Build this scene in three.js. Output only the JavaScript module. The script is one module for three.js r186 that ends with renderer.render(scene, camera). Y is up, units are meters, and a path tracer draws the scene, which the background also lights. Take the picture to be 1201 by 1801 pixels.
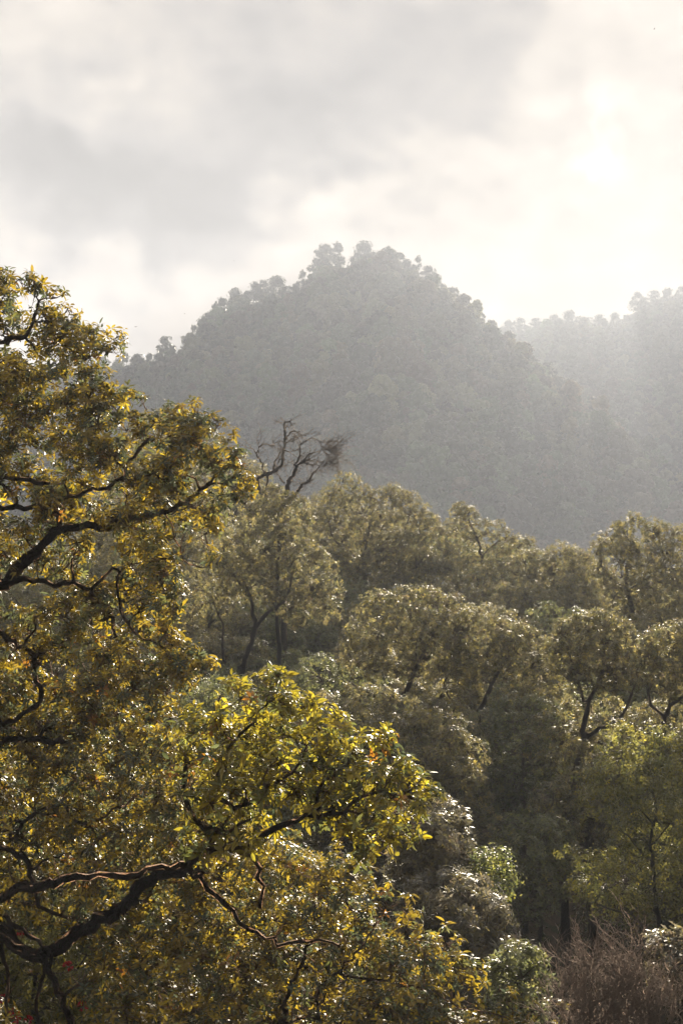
import * as THREE from 'three';
import { createNoise2D, createNoise3D } from 'simplex-noise';

// ---------------------------------------------------------------- camera, sky, sun, exposure
const EYE = 12;                                   // metres above the gully floor
const FOV = 33, PITCH = 10.25 * Math.PI / 180;
const scene = new THREE.Scene();
const camera = new THREE.PerspectiveCamera(FOV, 1201 / 1801, 0.1, 6000);
camera.position.set(0, EYE, 0);
camera.rotation.set(PITCH, 0, 0);
const TAN = Math.tan(FOV * Math.PI / 360);
// direction towards a place in the view, and the point at a forward distance d along it
function ray(px, py) {
  const x = (px - 600.5) / 900.5 * TAN, y = (900.5 - py) / 900.5 * TAN;
  return new THREE.Vector3(x, y * Math.cos(PITCH) + Math.sin(PITCH), -Math.cos(PITCH) + y * Math.sin(PITCH));
}
function P(px, py, d) { const r = ray(px, py); return r.multiplyScalar(d / -r.z).add(camera.position); }

const renderer = new THREE.WebGLRenderer();
renderer.toneMapping = THREE.LinearToneMapping;
renderer.toneMappingExposure = 6.6;
renderer.shadowMap.enabled = true;

const sunDir = ray(1050, 292).normalize();
const sun = new THREE.DirectionalLight(new THREE.Color().setRGB(1, 0.87, 0.68), 5);
sun.position.copy(sunDir).multiplyScalar(1500);
sun.shadow.radius = 5;
Object.assign(sun.shadow.camera, { left: -150, right: 150, top: 150, bottom: -150, near: 1, far: 4000 });
sun.shadow.mapSize.set(4096, 4096);
scene.add(sun, sun.target);
sun.castShadow = true;

function rng(seed) {
  let a = (seed * 2654435761) >>> 0;
  return () => { a |= 0; a = (a + 0x6D2B79F5) | 0; let t = Math.imul(a ^ (a >>> 15), 1 | a); t = (t + Math.imul(t ^ (t >>> 7), 61 | t)) ^ t; return ((t ^ (t >>> 14)) >>> 0) / 4294967296; };
}
const N2 = createNoise2D(rng(11)), N3 = createNoise3D(rng(12));
const fbm3 = (x, y, z, o) => { let s = 0, a = 0.5; for (let i = 0; i < o; i++) { s += a * N3(x, y, z); x = x * 2.03 + 7.1; y = y * 2.03 + 3.3; z = z * 2.03 - 5.7; a *= 0.5; } return s; };
const fbm2 = (x, y, o) => { let s = 0, a = 0.5; for (let i = 0; i < o; i++) { s += a * N2(x, y); x = x * 2.03 + 7.1; y = y * 2.03 + 3.3; a *= 0.5; } return s; };
const sstep = (a, b, x) => { const t = Math.min(1, Math.max(0, (x - a) / (b - a))); return t * t * (3 - 2 * t); };
const lerp = (a, b, t) => a + (b - a) * t;

{ // broken cloud over the whole sky, a thin bright gap round the veiled sun
  const W = 4096, H = 2048, data = new Float32Array(W * H * 4);
  const DEG = Math.PI / 180;
  const sunAz = Math.atan2(sunDir.x, -sunDir.z), sunEl = Math.asin(sunDir.y);
  // how bright the cloud cover is over this part of the sky; azimuth across (degrees), elevation down
  const azs = [-17.62, -11.93, -9.59, -7.22, -4.83, -2.42, -0.01, 2.4, 4.81, 7.2, 9.57, 11.91, 17.6], els = [31.8, 28.47, 26.75, 25.0, 23.23, 21.42, 20.15, 18.86, 17.38, 15.52, 12.14];
  const cover = [[0.157, 0.157, 0.155, 0.15, 0.146, 0.141, 0.141, 0.146, 0.157, 0.174, 0.199, 0.22, 0.22],
    [0.174, 0.174, 0.164, 0.154, 0.143, 0.136, 0.136, 0.14, 0.154, 0.189, 0.227, 0.25, 0.238],
    [0.179, 0.184, 0.169, 0.159, 0.14, 0.133, 0.133, 0.135, 0.149, 0.19, 0.234, 0.267, 0.252],
    [0.159, 0.159, 0.169, 0.174, 0.134, 0.125, 0.127, 0.129, 0.139, 0.179, 0.224, 0.266, 0.253],
    [0.138, 0.138, 0.143, 0.138, 0.119, 0.112, 0.116, 0.126, 0.138, 0.174, 0.231, 0.256, 0.246],
    [0.107, 0.105, 0.093, 0.093, 0.098, 0.117, 0.185, 0.158, 0.168, 0.215, 0.258, 0.246, 0.236],
    [0.115, 0.105, 0.086, 0.091, 0.1, 0.146, 0.241, 0.203, 0.191, 0.222, 0.241, 0.238, 0.231],
    [0.134, 0.134, 0.113, 0.103, 0.129, 0.186, 0.25, 0.23, 0.217, 0.223, 0.23, 0.233, 0.23],
    [0.174, 0.183, 0.18, 0.174, 0.186, 0.212, 0.239, 0.232, 0.226, 0.222, 0.226, 0.232, 0.232],
    [0.201, 0.208, 0.215, 0.229, 0.236, 0.236, 0.236, 0.236, 0.236, 0.236, 0.236, 0.236, 0.236],
    [0.214, 0.231, 0.239, 0.248, 0.248, 0.248, 0.248, 0.248, 0.248, 0.248, 0.248, 0.248, 0.248]];
  const find = (t, v) => { const up = t[0] < t[1]; let i = 0; while (i < t.length - 2 && (up ? v > t[i + 1] : v < t[i + 1])) i++; let f = Math.min(1, Math.max(0, (v - t[i]) / (t[i + 1] - t[i]))); return [i, f * f * (3 - 2 * f)]; };
  for (let j = 0; j < H; j++) {
    const el = (j + 0.5) / H * Math.PI - Math.PI / 2;
    for (let i = 0; i < W; i++) {
      const k = 4 * (j * W + i);
      const az3 = (i + 0.5) / W * 2 * Math.PI - Math.PI;           // atan2(z, x)
      const x = Math.cos(el) * Math.cos(az3), y = Math.sin(el), z = Math.cos(el) * Math.sin(az3);
      let r = .3, g = .29, b = .285;
      if (el > -0.01) {
        const az = Math.atan2(x, -z) / DEG, ed = el / DEG;
        const w1 = fbm3(x * 5, y * 9, z * 5, 4), w2 = fbm3(x * 5 + 31, y * 9, z * 5 + 9, 4);
        const f1 = fbm3(x * 17 + 5, y * 25, z * 17, 5), f2 = fbm3(x * 17, y * 25 + 8, z * 17 + 2, 5);
        const A = az + w1 * 2.4 + f1 * 2.3, E = ed + w2 * 1.8 + f2 * 1.8;
        const [ia, fa] = find(azs, A), [ie, fe] = find(els, E);
        const here = lerp(lerp(cover[ie][ia], cover[ie][ia + 1], fa), lerp(cover[ie + 1][ia], cover[ie + 1][ia + 1], fa), fe);
        const even = 0.135 + 0.11 * fbm3(x * 3.1 + 4, y * 6 + 1, z * 3.1, 4);          // the rest of the sky: broken overcast of the same kind
        const near = Math.exp(-Math.pow(az / 24, 4) - Math.pow((ed - 20) / 17, 4));
        const fine = fbm3(x * 26, y * 40, z * 26, 5), wisp = fbm3(x * 9 + 3, y * 15, z * 9, 5);
        const dot = x * sunDir.x + y * sunDir.y + z * sunDir.z, ang = Math.acos(Math.min(1, dot)) / DEG;
        const gapN = fbm3(x * 60, y * 45, z * 60, 4);
        const da = az - sunAz / DEG, de = ed - sunEl / DEG;
        const gap = 0.13 * Math.exp(-(((da + gapN * .9) / 0.55) ** 2 + ((de + gapN * .5) / 0.3) ** 2)) + 0.05 * Math.exp(-(((da - .15 + gapN * 1.4) / 0.5) ** 2 + ((de - 1.3 + gapN) / 1.2) ** 2)) + .008 * Math.exp(-((ang / 4) ** 2));
        const v = (lerp(even, here, near) * 1.7 - .112) * (1 + fine * .36 + wisp * .42), L = 0.39 * Math.max(.02, v > .19 ? .19 + (v - .19) * .5 : v) + gap * .7;
        const warm = sstep(.02, .075, L);
r = L * lerp(1.04, 1.08, warm); g = L * lerp(0.95, .94, warm); b = L * lerp(0.91, 0.79, warm);
      }
      data[k] = r; data[k + 1] = g; data[k + 2] = b; data[k + 3] = 1;
    }
  }
  const sky = new THREE.DataTexture(data, W, H, THREE.RGBAFormat, THREE.FloatType);
  sky.mapping = THREE.EquirectangularReflectionMapping;
  sky.magFilter = THREE.LinearFilter; sky.minFilter = THREE.LinearFilter; sky.needsUpdate = true;
  scene.background = sky; scene.environment = sky;
}
scene.fog = new THREE.FogExp2(new THREE.Color().setRGB(0.75, 0.83, 1.0), 0.00034);

// ---------------------------------------------------------------- materials
function dataTex(size, fn, srgb) {
  const d = new Uint8Array(size * size * 4);
  for (let j = 0; j < size; j++) for (let i = 0; i < size; i++) { const c = fn(i / size, j / size); const k = 4 * (j * size + i); d[k] = c[0] * 255; d[k + 1] = c[1] * 255; d[k + 2] = c[2] * 255; d[k + 3] = 255; }
  const t = new THREE.DataTexture(d, size, size); t.wrapS = t.wrapT = THREE.RepeatWrapping; t.magFilter = THREE.LinearFilter; t.needsUpdate = true;
  if (srgb) t.colorSpace = THREE.SRGBColorSpace;
  return t;
}
const cl = (x) => Math.min(1, Math.max(0, x));
// noise that tiles: a torus in 3D is enough at this scale
const tile = (u, v, f, o, s = 0) => { const a = u * 2 * Math.PI, b = v * 2 * Math.PI, R = f / 6.283; return fbm3(Math.cos(a) * R + s, Math.sin(a) * R + Math.cos(b) * R * 0.71, Math.sin(b) * R + s * .37, o); };
const barkHeight = (u, v) => { const n = tile(u, v, 14, 4), ridge = 1 - Math.abs(tile(u * 3 % 1, v, 9, 3, 5)) * 2.4; return cl(0.45 * ridge + 0.5 + n * 0.6); };
const barkBump = dataTex(256, (u, v) => { const h = barkHeight(u, v); return [h, h, h]; });
function barkMat(a, b, moss, mossAmount) {
  const A = new THREE.Color().setRGB(...a), B = new THREE.Color().setRGB(...b), M = new THREE.Color().setRGB(...moss), c = new THREE.Color();
  const map = dataTex(256, (u, v) => {
    const h = barkHeight(u, v); c.copy(A).lerp(B, h);
    const m = sstep(0.12, 0.34, tile(u, v, 7, 4, 19)) * mossAmount; c.lerp(M, m);
    const li = sstep(0.3, 0.42, tile(u, v, 12, 3, 43)); c.lerp(new THREE.Color().setRGB(.26, .25, .21), li * .6);
    c.convertLinearToSRGB(); return [c.r, c.g, c.b];
  }, true);
  return new THREE.MeshStandardMaterial({ map, bumpMap: barkBump, bumpScale: 0.04, roughness: 0.9 });
}
const bark = {
  red: barkMat([.14, .07, .045], [.4, .235, .155], [.2, .16, .04], .7),
  grey: barkMat([.07, .052, .04], [.2, .155, .12], [.1, .1, .04], .6),
  dead: barkMat([.3, .24, .19], [.55, .45, .38], [.12, .09, .05], .5),
  pale: barkMat([.13, .11, .09], [.36, .33, .28], [.1, .11, .05], .4),
  stem: barkMat([.38, .27, .215], [.62, .47, .39], [.5, .37, .3], .3),
};
const leafMat = (rough, through, coat) => new THREE.MeshPhysicalMaterial({ color: 0xffffff, roughness: 1, transmission: through, thickness: 0, clearcoat: coat, clearcoatRoughness: rough, side: THREE.DoubleSide, vertexColors: true, specularIntensity: .6 });
const M = {
  near: leafMat(.5, .54, 1), mid: leafMat(.52, .52, 1), soft: leafMat(.5, .58, .8), far: leafMat(.6, .3, .2),
};

// ---------------------------------------------------------------- bookkeeping
const used = {};
const numbered = (n) => { used[n] = (used[n] ?? -1) + 1; return used[n] ? `${n}_${String(used[n]).padStart(3, '0')}` : n; };
function thing(name, label, category, pos, group) {
  const o = new THREE.Group(); o.name = numbered(name); o.position.copy(pos); o.userData = { label, category }; if (group) o.userData.group = group; scene.add(o); return o;
}
function part(name, geo, mat, parent, kind) { const m = new THREE.Mesh(geo, mat); m.name = name; if (kind) m.userData.kind = kind; parent.add(m); return m; }

// ---------------------------------------------------------------- geometry helpers
class Tubes {                                      // collects tapered tubes into one geometry
  constructor() { this.p = []; this.n = []; this.uv = []; this.ix = []; }
  add(pts, radii, sides, rough = 0, rand = Math.random) {
    const base = this.p.length / 3, T = new THREE.Vector3(), U = new THREE.Vector3(), V = new THREE.Vector3(); let len = 0;
    U.set(0.3, 0.1, 1);
    for (let i = 0; i < pts.length; i++) {
      const a = pts[Math.max(0, i - 1)], b = pts[Math.min(pts.length - 1, i + 1)];
      T.subVectors(b, a).normalize(); U.addScaledVector(T, -U.dot(T)); if (U.lengthSq() < 1e-6) U.set(1, 0.2, 0.1).addScaledVector(T, -T.x); U.normalize(); V.crossVectors(T, U);
      if (i) len += pts[i].distanceTo(pts[i - 1]);
      for (let s = 0; s <= sides; s++) {
        const an = s / sides * 2 * Math.PI, c = Math.cos(an), sn = Math.sin(an);
        const nx = U.x * c + V.x * sn, ny = U.y * c + V.y * sn, nz = U.z * c + V.z * sn, q = pts[i];
        const r = radii[i] * (1 + (rough ? rough * N3((q.x + nx) * 3.1, (q.y + ny) * 3.1, (q.z + nz) * 3.1) : 0));
        this.p.push(q.x + nx * r, q.y + ny * r, q.z + nz * r); this.n.push(nx, ny, nz); this.uv.push(s / sides * Math.max(.12, Math.round(radii[0] * 6.28 / .5)), len / .5);
      }
    }
    const w = sides + 1;
    for (let i = 0; i < pts.length - 1; i++) for (let s = 0; s < sides; s++) { const a = base + i * w + s; this.ix.push(a, a + w, a + 1, a + 1, a + w, a + w + 1); }
    const c0 = base + (pts.length - 1) * w; for (let s = 1; s < sides - 1; s++) this.ix.push(c0, c0 + s + 1, c0 + s);
  }
  get empty() { return !this.ix.length; }
  geometry() {
    const g = new THREE.BufferGeometry();
    g.setAttribute('position', new THREE.Float32BufferAttribute(this.p, 3)); g.setAttribute('normal', new THREE.Float32BufferAttribute(this.n, 3)); g.setAttribute('uv', new THREE.Float32BufferAttribute(this.uv, 2)); g.setIndex(this.ix); return g;
  }
}
const V3 = (x, y, z) => new THREE.Vector3(x, y, z);
// a crooked path through points
function crooked(pts, step, wob, R) {
  const c = new THREE.CatmullRomCurve3(pts, false, 'centripetal'), n = Math.max(3, Math.ceil(c.getLength() / step)), out = [], s = R() * 100;
  for (let i = 0; i <= n; i++) { const t = i / n, q = c.getPoint(t), e = Math.min(1, 6 * t, 6 * (1 - t) + .3); q.x += e * wob * N2(s + i * .45, 1.3); q.y += e * wob * N2(s + i * .45, 9.1); q.z += e * wob * N2(s + i * .45, 17.7); out.push(q); }
  return out;
}

// one leaf: a pointed blade folded a little along its midrib and drooping at the tip, along +z from the origin
function leafArrays(L, Wd, fold, droop, rows) {
  const p = [0, 0, 0], ix = [];
  for (let r = 1; r <= rows; r++) {
    const t = r / (rows + 1), w = Wd * 0.5 * Math.pow(Math.sin(Math.PI * Math.pow(t, .9)), .8), y = -droop * L * t * t + .1 * L * t, z = L * t;
    p.push(-w, y + fold * w, z, 0, y, z, w, y + fold * w, z);
  }
  p.push(0, -droop * L + .1 * L, L);
  const tip = p.length / 3 - 1;
  ix.push(0, 1, 2, 0, 2, 3);
  for (let r = 0; r < rows - 1; r++) { const a = 1 + r * 3; ix.push(a, a + 3, a + 1, a + 1, a + 3, a + 4, a + 1, a + 4, a + 2, a + 2, a + 4, a + 5); }
  const l = 1 + (rows - 1) * 3; ix.push(l, tip, l + 1, l + 1, tip, l + 2);
  return { p, ix };
}
function leafGeometry(o) {
  const { p, ix } = leafArrays(o.L, o.W, o.fold, o.droop, o.rows), g = new THREE.BufferGeometry();
  g.setAttribute('position', new THREE.Float32BufferAttribute(p, 3)); g.setIndex(ix); g.computeVertexNormals();
  g.setAttribute('color', new THREE.Float32BufferAttribute(new Array(p.length).fill(1), 3));
  return g;
}
// a spray of leaves round a twig end (axis +y); remembers where each leaf sits
function whorl(o, seed) {
  const R = rng(seed), leaf = leafGeometry(o), mats = [], tints = [], pos = [], nor = [], col = [], idx = [];
  const lp = leaf.attributes.position, ln = leaf.attributes.normal, li = leaf.index.array, q = V3(), m = new THREE.Matrix4(), nm = new THREE.Matrix3();
  for (let k = 0; k < o.n; k++) {
    const a = k * 2.39996 + R() * .7, tilt = lerp(o.tilt[0], o.tilt[1], R()), h = o.stem * (k / o.n) * (0.6 + .6 * R()), sc = lerp(.5, 1.15, Math.sqrt(R()));
    m.compose(V3(Math.sin(a) * .012, h, Math.cos(a) * .012), new THREE.Quaternion().setFromEuler(new THREE.Euler(-tilt, a, (R() - .5) * (o.roll ?? 1.1), 'YXZ')), V3(sc, sc, sc));
    const v = R(), t = v < .012 ? [1.9, .95, .5] : v < .16 ? [1.35, 1.3, .8] : (b => [b * lerp(.92, 1.06, R()), b, b * lerp(.8, 1.2, R())])(lerp(.7, 1.2, R()));
    mats.push(m.clone()); tints.push(t);
    nm.getNormalMatrix(m); const b = pos.length / 3;
    for (let i = 0; i < lp.count; i++) { q.fromBufferAttribute(lp, i).applyMatrix4(m); pos.push(q.x, q.y, q.z); q.fromBufferAttribute(ln, i).applyMatrix3(nm).normalize(); nor.push(q.x, q.y, q.z); col.push(...t); }
    for (const i of li) idx.push(b + i);
  }
  const g = new THREE.BufferGeometry();
  g.setAttribute('position', new THREE.Float32BufferAttribute(pos, 3)); g.setAttribute('normal', new THREE.Float32BufferAttribute(nor, 3)); g.setAttribute('color', new THREE.Float32BufferAttribute(col, 3)); g.setIndex(idx);
  return { g, leaf, mats, tints };
}
const kinds = (o, n, seed) => Array.from({ length: n }, (_, i) => whorl(o, seed + i));
const W_near = [[7, -.5, .7, .35, .3, 1.1], [11, -.5, .6, .3, .45, 1.2], [9, -.35, .5, .25, .15, .8], [12, -.3, .25, .18, .08, .5], [8, -.25, .3, .2, .2, .6], [10, -.7, .2, .35, .4, .9]].map(([n, t0, t1, fold, droop, roll], i) => whorl({ L: .135 + .008 * (i % 3), W: .05 - .003 * (i % 2), fold, droop, rows: 3, n, tilt: [t0, t1], stem: .06 + .03 * (i % 3), roll }, 100 + i));
const W_mid = [...kinds({ L: .16, W: .06, fold: .3, droop: .2, rows: 1, n: 12, tilt: [-.4, .8], stem: .14 }, 2, 200), ...kinds({ L: .16, W: .06, fold: .15, droop: .1, rows: 1, n: 12, tilt: [-.3, .25], stem: .1, roll: .5 }, 2, 210)];
const W_soft = kinds({ L: .12, W: .062, fold: .2, droop: .3, rows: 1, n: 9, tilt: [-.6, .6], stem: .3 }, 3, 300);

// ---------------------------------------------------------------- ground
const interp = (tab, x) => { if (x <= tab[0][0]) return tab[0][1]; for (let i = 1; i < tab.length; i++) if (x <= tab[i][0]) { const t = (x - tab[i - 1][0]) / (tab[i][0] - tab[i - 1][0]); return lerp(tab[i - 1][1], tab[i][1], t * t * (3 - 2 * t)); } return tab[tab.length - 1][1]; };
const profile = [[-40, 1], [0, -1.8], [10, -4.5], [20, -7.5], [35, -9], [50, -7.5], [65, -3.8], [80, 1.5], [100, 7.5], [120, 12.5], [140, 15.5], [155, 15], [230, -15], [400, -60], [800, -60], [2600, -60]];
function ground(x, z) {
  const d = -z, midw = sstep(20, 60, d) * sstep(260, 140, d);
  return EYE + interp(profile, d) + 4.6 * Math.exp(-(((x - 6) / 4.5) ** 2) - ((d - 29) / 6) ** 2) - midw * 0.07 * Math.max(-30, Math.min(40, x)) - midw * 1.6 * Math.exp(-(((x - 6) / 6) ** 2)) * sstep(95, 70, d) + .5 * fbm2(x * .07, z * .07, 3);
}
function sheet(name, xs, zs, h, mat) {
  const pos = [], uv = [], ix = [], nx = xs.length;
  for (const z of zs) for (const x of xs) { pos.push(x, h(x, z), z); uv.push(x / 4, z / 4); }
  for (let j = 0; j < zs.length - 1; j++) for (let i = 0; i < nx - 1; i++) { const a = j * nx + i; ix.push(a, a + 1, a + nx, a + 1, a + nx + 1, a + nx); }
  const g = new THREE.BufferGeometry(); g.setAttribute('position', new THREE.Float32BufferAttribute(pos, 3)); g.setAttribute('uv', new THREE.Float32BufferAttribute(uv, 2)); g.setIndex(ix); g.computeVertexNormals();
  const m = new THREE.Mesh(g, mat); m.name = name; m.userData = { kind: 'structure' }; scene.add(m); return m;
}
const range = (a, b, n, pow = 1) => Array.from({ length: n + 1 }, (_, i) => a + (b - a) * Math.pow(i / n, pow));
const soilMap = dataTex(512, (u, v) => { const n = tile(u, v, 10, 5), f = tile(u, v, 60, 3, 7), g = sstep(.05, .3, tile(u, v, 5, 4, 23)); const c = new THREE.Color().setRGB(.05, .036, .024).lerp(new THREE.Color().setRGB(.1, .075, .045), cl(.5 + n)).lerp(new THREE.Color().setRGB(.035, .045, .018), g * .7).multiplyScalar(1 + f * .5).convertLinearToSRGB(); return [cl(c.r), cl(c.g), cl(c.b)]; }, true);
const soil = new THREE.MeshStandardMaterial({ map: soilMap, roughness: .95 });
const hillMat = new THREE.MeshStandardMaterial({ map: soilMap, color: new THREE.Color().setRGB(.8, .95, .7), roughness: .95 });
{
  const xs = [...range(-900, -60, 24), ...range(-58, 58, 58), ...range(60, 900, 24)];
  const zs = [...range(30, -200, 115), ...range(-210, -760, 24)].reverse();
  sheet('ground', xs, zs, ground, soil);
}

// ---------------------------------------------------------------- the hill and the ridge behind it
function ridgeTable(list, shrub) { return list.map(([px, py, d]) => { const q = P(px, py + shrub, d); return [q.x, q.y, d]; }); }
const hillRidge = ridgeTable([[-900, 700, 1250], [-400, 655, 1280], [-100, 640, 1300], [100, 646, 1300], [200, 645, 1300], [280, 640, 1300], [335, 628, 1300], [375, 575, 1300], [420, 540, 1300], [480, 522, 1300], [530, 515, 1290], [552, 478, 1285], [575, 466, 1283], [605, 468, 1281], [615, 482, 1280], [628, 462, 1280], [650, 450, 1280], [690, 460, 1270], [740, 492, 1250], [790, 528, 1230], [840, 572, 1205], [900, 622, 1175], [1000, 694, 1120], [1100, 772, 1060], [1200, 845, 1000], [1350, 930, 930], [1600, 1010, 850]], 0);
const farRidge = ridgeTable([[500, 800, 1900], [800, 660, 1800], [880, 592, 1780], [940, 574, 1760], [1000, 572, 1740], [1040, 582, 1740], [1080, 577, 1730], [1110, 542, 1720], [1150, 535, 1720], [1201, 530, 1700], [1350, 505, 1680], [1600, 560, 1650], [1900, 640, 1650]], 0);
const lin = (tab, x, c) => { if (x <= tab[0][0]) return tab[0][c]; for (let i = 1; i < tab.length; i++) if (x <= tab[i][0]) return lerp(tab[i - 1][c], tab[i][c], (x - tab[i - 1][0]) / (tab[i][0] - tab[i - 1][0])); return tab[tab.length - 1][c]; };
function slope(tab, steep) {
  return (x, z) => {
    const D = lin(tab, x, 2), H = lin(tab, x, 1), e = D + z;            // e > 0: in front of the crest
    const spur = fbm2(x * .006 + 3, z * .004, 4) * 22 + fbm2(x * .02, z * .02, 3) * 9;
    return e >= 0 ? Math.max(-60 + EYE, H - e * steep + spur * sstep(0, 160, e)) : H + e * .9;
  };
}
const hillH = slope(hillRidge, .56), farH = slope(farRidge, .5);
sheet('hill', range(-620, 520, 110), range(-1420, -690, 90), hillH, hillMat);
sheet('far_ridge', range(-60, 760, 60), range(-1950, -1150, 60), farH, hillMat);

// a distant crown: leafy facets scattered over several rounded lobes
function farCrown(seed, h, w, n, size) {
  const R = rng(seed), lobes = [], pos = [], nor = [], col = [];
  const nl = 13 + (R() * 8 | 0);
  for (let i = 0; i < nl; i++) { const a = R() * 6.283, t = R(), e = Math.sqrt(R()) * (1 - t * t * .75); lobes.push([Math.cos(a) * w * .44 * e, h * (.3 + .6 * t), Math.sin(a) * w * .44 * e, w * (.09 + .11 * R())]); }
  lobes.push([0, h * .5, 0, w * .24]);
  const d = V3(), a = V3(), b = V3(), c = V3(), nn = V3();
  for (let i = 0; i < n; i++) {
    const [x, y, z, r] = lobes[R() * lobes.length | 0];
    d.set(R() - .5, R() - .42, R() - .5).normalize();
    const k = r * (.45 + .8 * R()), s = size * (.45 + R()); c.set(x + d.x * k, y + d.y * k * .8, z + d.z * k);
    nn.copy(d).multiplyScalar(1.4).add(V3(R() - .5, R() - .3, R() - .5)).normalize();
    a.set(R() - .5, R() - .5, R() - .5).cross(nn).normalize(); b.crossVectors(nn, a);
    const t = lerp(.85, 1.15, R());
    for (const [u, v] of [[-.5, -.4], [.55, -.3], [.1, .6]]) { pos.push(c.x + (a.x * u + b.x * v) * s, c.y + (a.y * u + b.y * v) * s, c.z + (a.z * u + b.z * v) * s); nor.push(nn.x, nn.y, nn.z); col.push(t, t, t); }
  }
  const g = new THREE.BufferGeometry(); g.setAttribute('position', new THREE.Float32BufferAttribute(pos, 3)); g.setAttribute('normal', new THREE.Float32BufferAttribute(nor, 3)); g.setAttribute('color', new THREE.Float32BufferAttribute(col, 3)); return g;
}
const farCrowns = [farCrown(1, 13, 12, 2000, 1.0), farCrown(2, 15, 11, 2000, 1.0), farCrown(3, 11, 13, 2000, 1.05), farCrown(4, 17, 10, 1800, .95)];
function wood(name, label, hf, x0, x1, z0, z1, spacing, keep, seed) {
  const R = rng(seed), spots = [[], [], [], []];
  for (let x = x0; x < x1; x += spacing) for (let z = z0; z < z1; z += spacing) {
    const X = x + (R() - .5) * spacing * 1.3, Z = z + (R() - .5) * spacing * 1.3, k = R() * 4 | 0, s = lerp(.8, 2.0, Math.pow(R(), 2.2)), turn = R() * 6.28, tone = R();
    const e = keep(X, Z); if (!e) continue;
    spots[k].push([X, hf(X, Z) - 1.5, Z, Math.min(s, e < 50 ? .5 : .3 + e * .017), turn, tone]);
  }
  const g = new THREE.Group(); g.name = name; g.userData = { kind: 'stuff', label, category: 'forest' }; scene.add(g);
  const m = new THREE.Matrix4(), q = new THREE.Quaternion(), up = V3(0, 1, 0), c = new THREE.Color();
  spots.forEach((list, k) => {
    const im = new THREE.InstancedMesh(farCrowns[k], M.far, list.length); im.name = 'crowns'; im.userData = { kind: 'stuff' };
    list.forEach(([X, Y, Z, s, turn, t], i) => {
      im.setMatrixAt(i, m.compose(V3(X, Y, Z), q.setFromAxisAngle(up, turn), V3(s, s * lerp(.85, 1.15, (t * 7) % 1), s)));
      im.setColorAt(i, c.setRGB(lerp(.06, .11, t), lerp(.07, .115, (t * 3) % 1), lerp(.035, .05, (t * 5) % 1)).multiplyScalar(lerp(.5, 1.5, (t * 11) % 1)));
    });
    g.add(im);
  });
}
wood('hill_forest', 'hazy grey-green forest covering the peaked hill', hillH, -560, 470, -1330, -690, 8, (x, z) => { const e = lin(hillRidge, x, 2) + z; return e > 9 && e < 640 && e; }, 5);
wood('ridge_forest', 'pale hazy forest on the farther ridge at right', farH, -40, 640, -1800, -1160, 9, (x, z) => { const e = lin(farRidge, x, 2) + z; return e > 9 && e < 600 && e; }, 6);

// single trees that stand out against the sky along the crests
const farBark = bark.grey, crestCrowns = [farCrown(31, 13, 12, 800, 1.0), farCrown(32, 15, 11, 800, 1.0), farCrown(33, 11, 13, 850, 1.0), farCrown(34, 17, 10, 650, .95)];
function crestTree(px, py, wpx, hpx, tab, label, group, k, fat = 0) {
  const d = lin(tab, 0, 2), D = (() => { let D = d; for (let i = 0; i < 4; i++) D = lin(tab, P(px, py, D).x, 2); return D - 4; })();
  const top = P(px, py, D), mpp = 2 * TAN / 1801 * D, h = hpx * mpp, base = V3(top.x, top.y - h, top.z);
  const t = thing('crest_tree', label, 'tree', base, group), R = rng(px * 7 + k);
  const g = crestCrowns[k], hh = [13, 15, 11, 17][k], ww = [12, 11, 13, 10][k];
  const H = h * .75;
  { const pts = crooked([V3(0, -6, 0), V3((R() - .5) * 1.2, H * .5, 0), V3((R() - .5) * 2, H, 0)], 1.5, .3, R); const tb = new Tubes(); tb.add(pts, pts.map((_, i) => lerp(.5, .12, i / pts.length)), 5); part('trunk', tb.geometry(), farBark, t); }
  const mat = new THREE.Matrix4().compose(V3(0, 0, 0), new THREE.Quaternion().setFromAxisAngle(V3(0, 1, 0), R() * 6.28), V3(wpx * mpp / ww * 1.3, h / hh * 1.08, wpx * mpp / ww * 1.3));
  const m = new THREE.Mesh(g, crestLeaf); m.applyMatrix4(mat); m.name = 'crown'; t.add(m);
  return t;
}
const crestLeaf = leafMat(.5, .3, .3); crestLeaf.color.setRGB(.05, .056, .03);
const G1 = 'trees along the crest of the peaked hill', G2 = 'trees along the crest of the farther ridge';
for (const [px, py, w, h, k, label] of [
  [290, 594, 34, 48, 0, 'round lone tree standing clear on the low left shoulder of the hill'],
  [343, 573, 24, 60, 3, 'narrow tree on the left crest, just right of the round lone tree'],
  [330, 596, 20, 40, 3, 'small tree leaning on the foot of the narrow crest tree'],
  [533, 478, 24, 52, 3, 'thin see-through tree left of the tall twin summit trees'],
  [566, 432, 46, 70, 1, 'tall dark tree at the left end of the summit'],
  [593, 431, 38, 66, 0, 'second tall tree at the left end of the summit, beside the notch'],
  [648, 427, 56, 60, 2, 'broad tree on the highest point of the hill'],
  [735, 452, 22, 44, 3, 'upright tree poking out of the crest right of the summit'],
  [843, 541, 18, 34, 3, 'little spiky tree at the dip of the right crest'],
  [495, 489, 54, 50, 2, 'domed dark tree on the crest left of the summit'],
]) crestTree(px, py, w, h, hillRidge, label, G1, k);
const ORD = ['first', 'second', 'third', 'fourth', 'fifth', 'sixth', 'seventh', 'eighth', 'ninth', 'tenth', 'eleventh', 'twelfth', 'thirteenth', 'fourteenth', 'fifteenth', 'sixteenth', 'seventeenth', 'eighteenth'];
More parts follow.
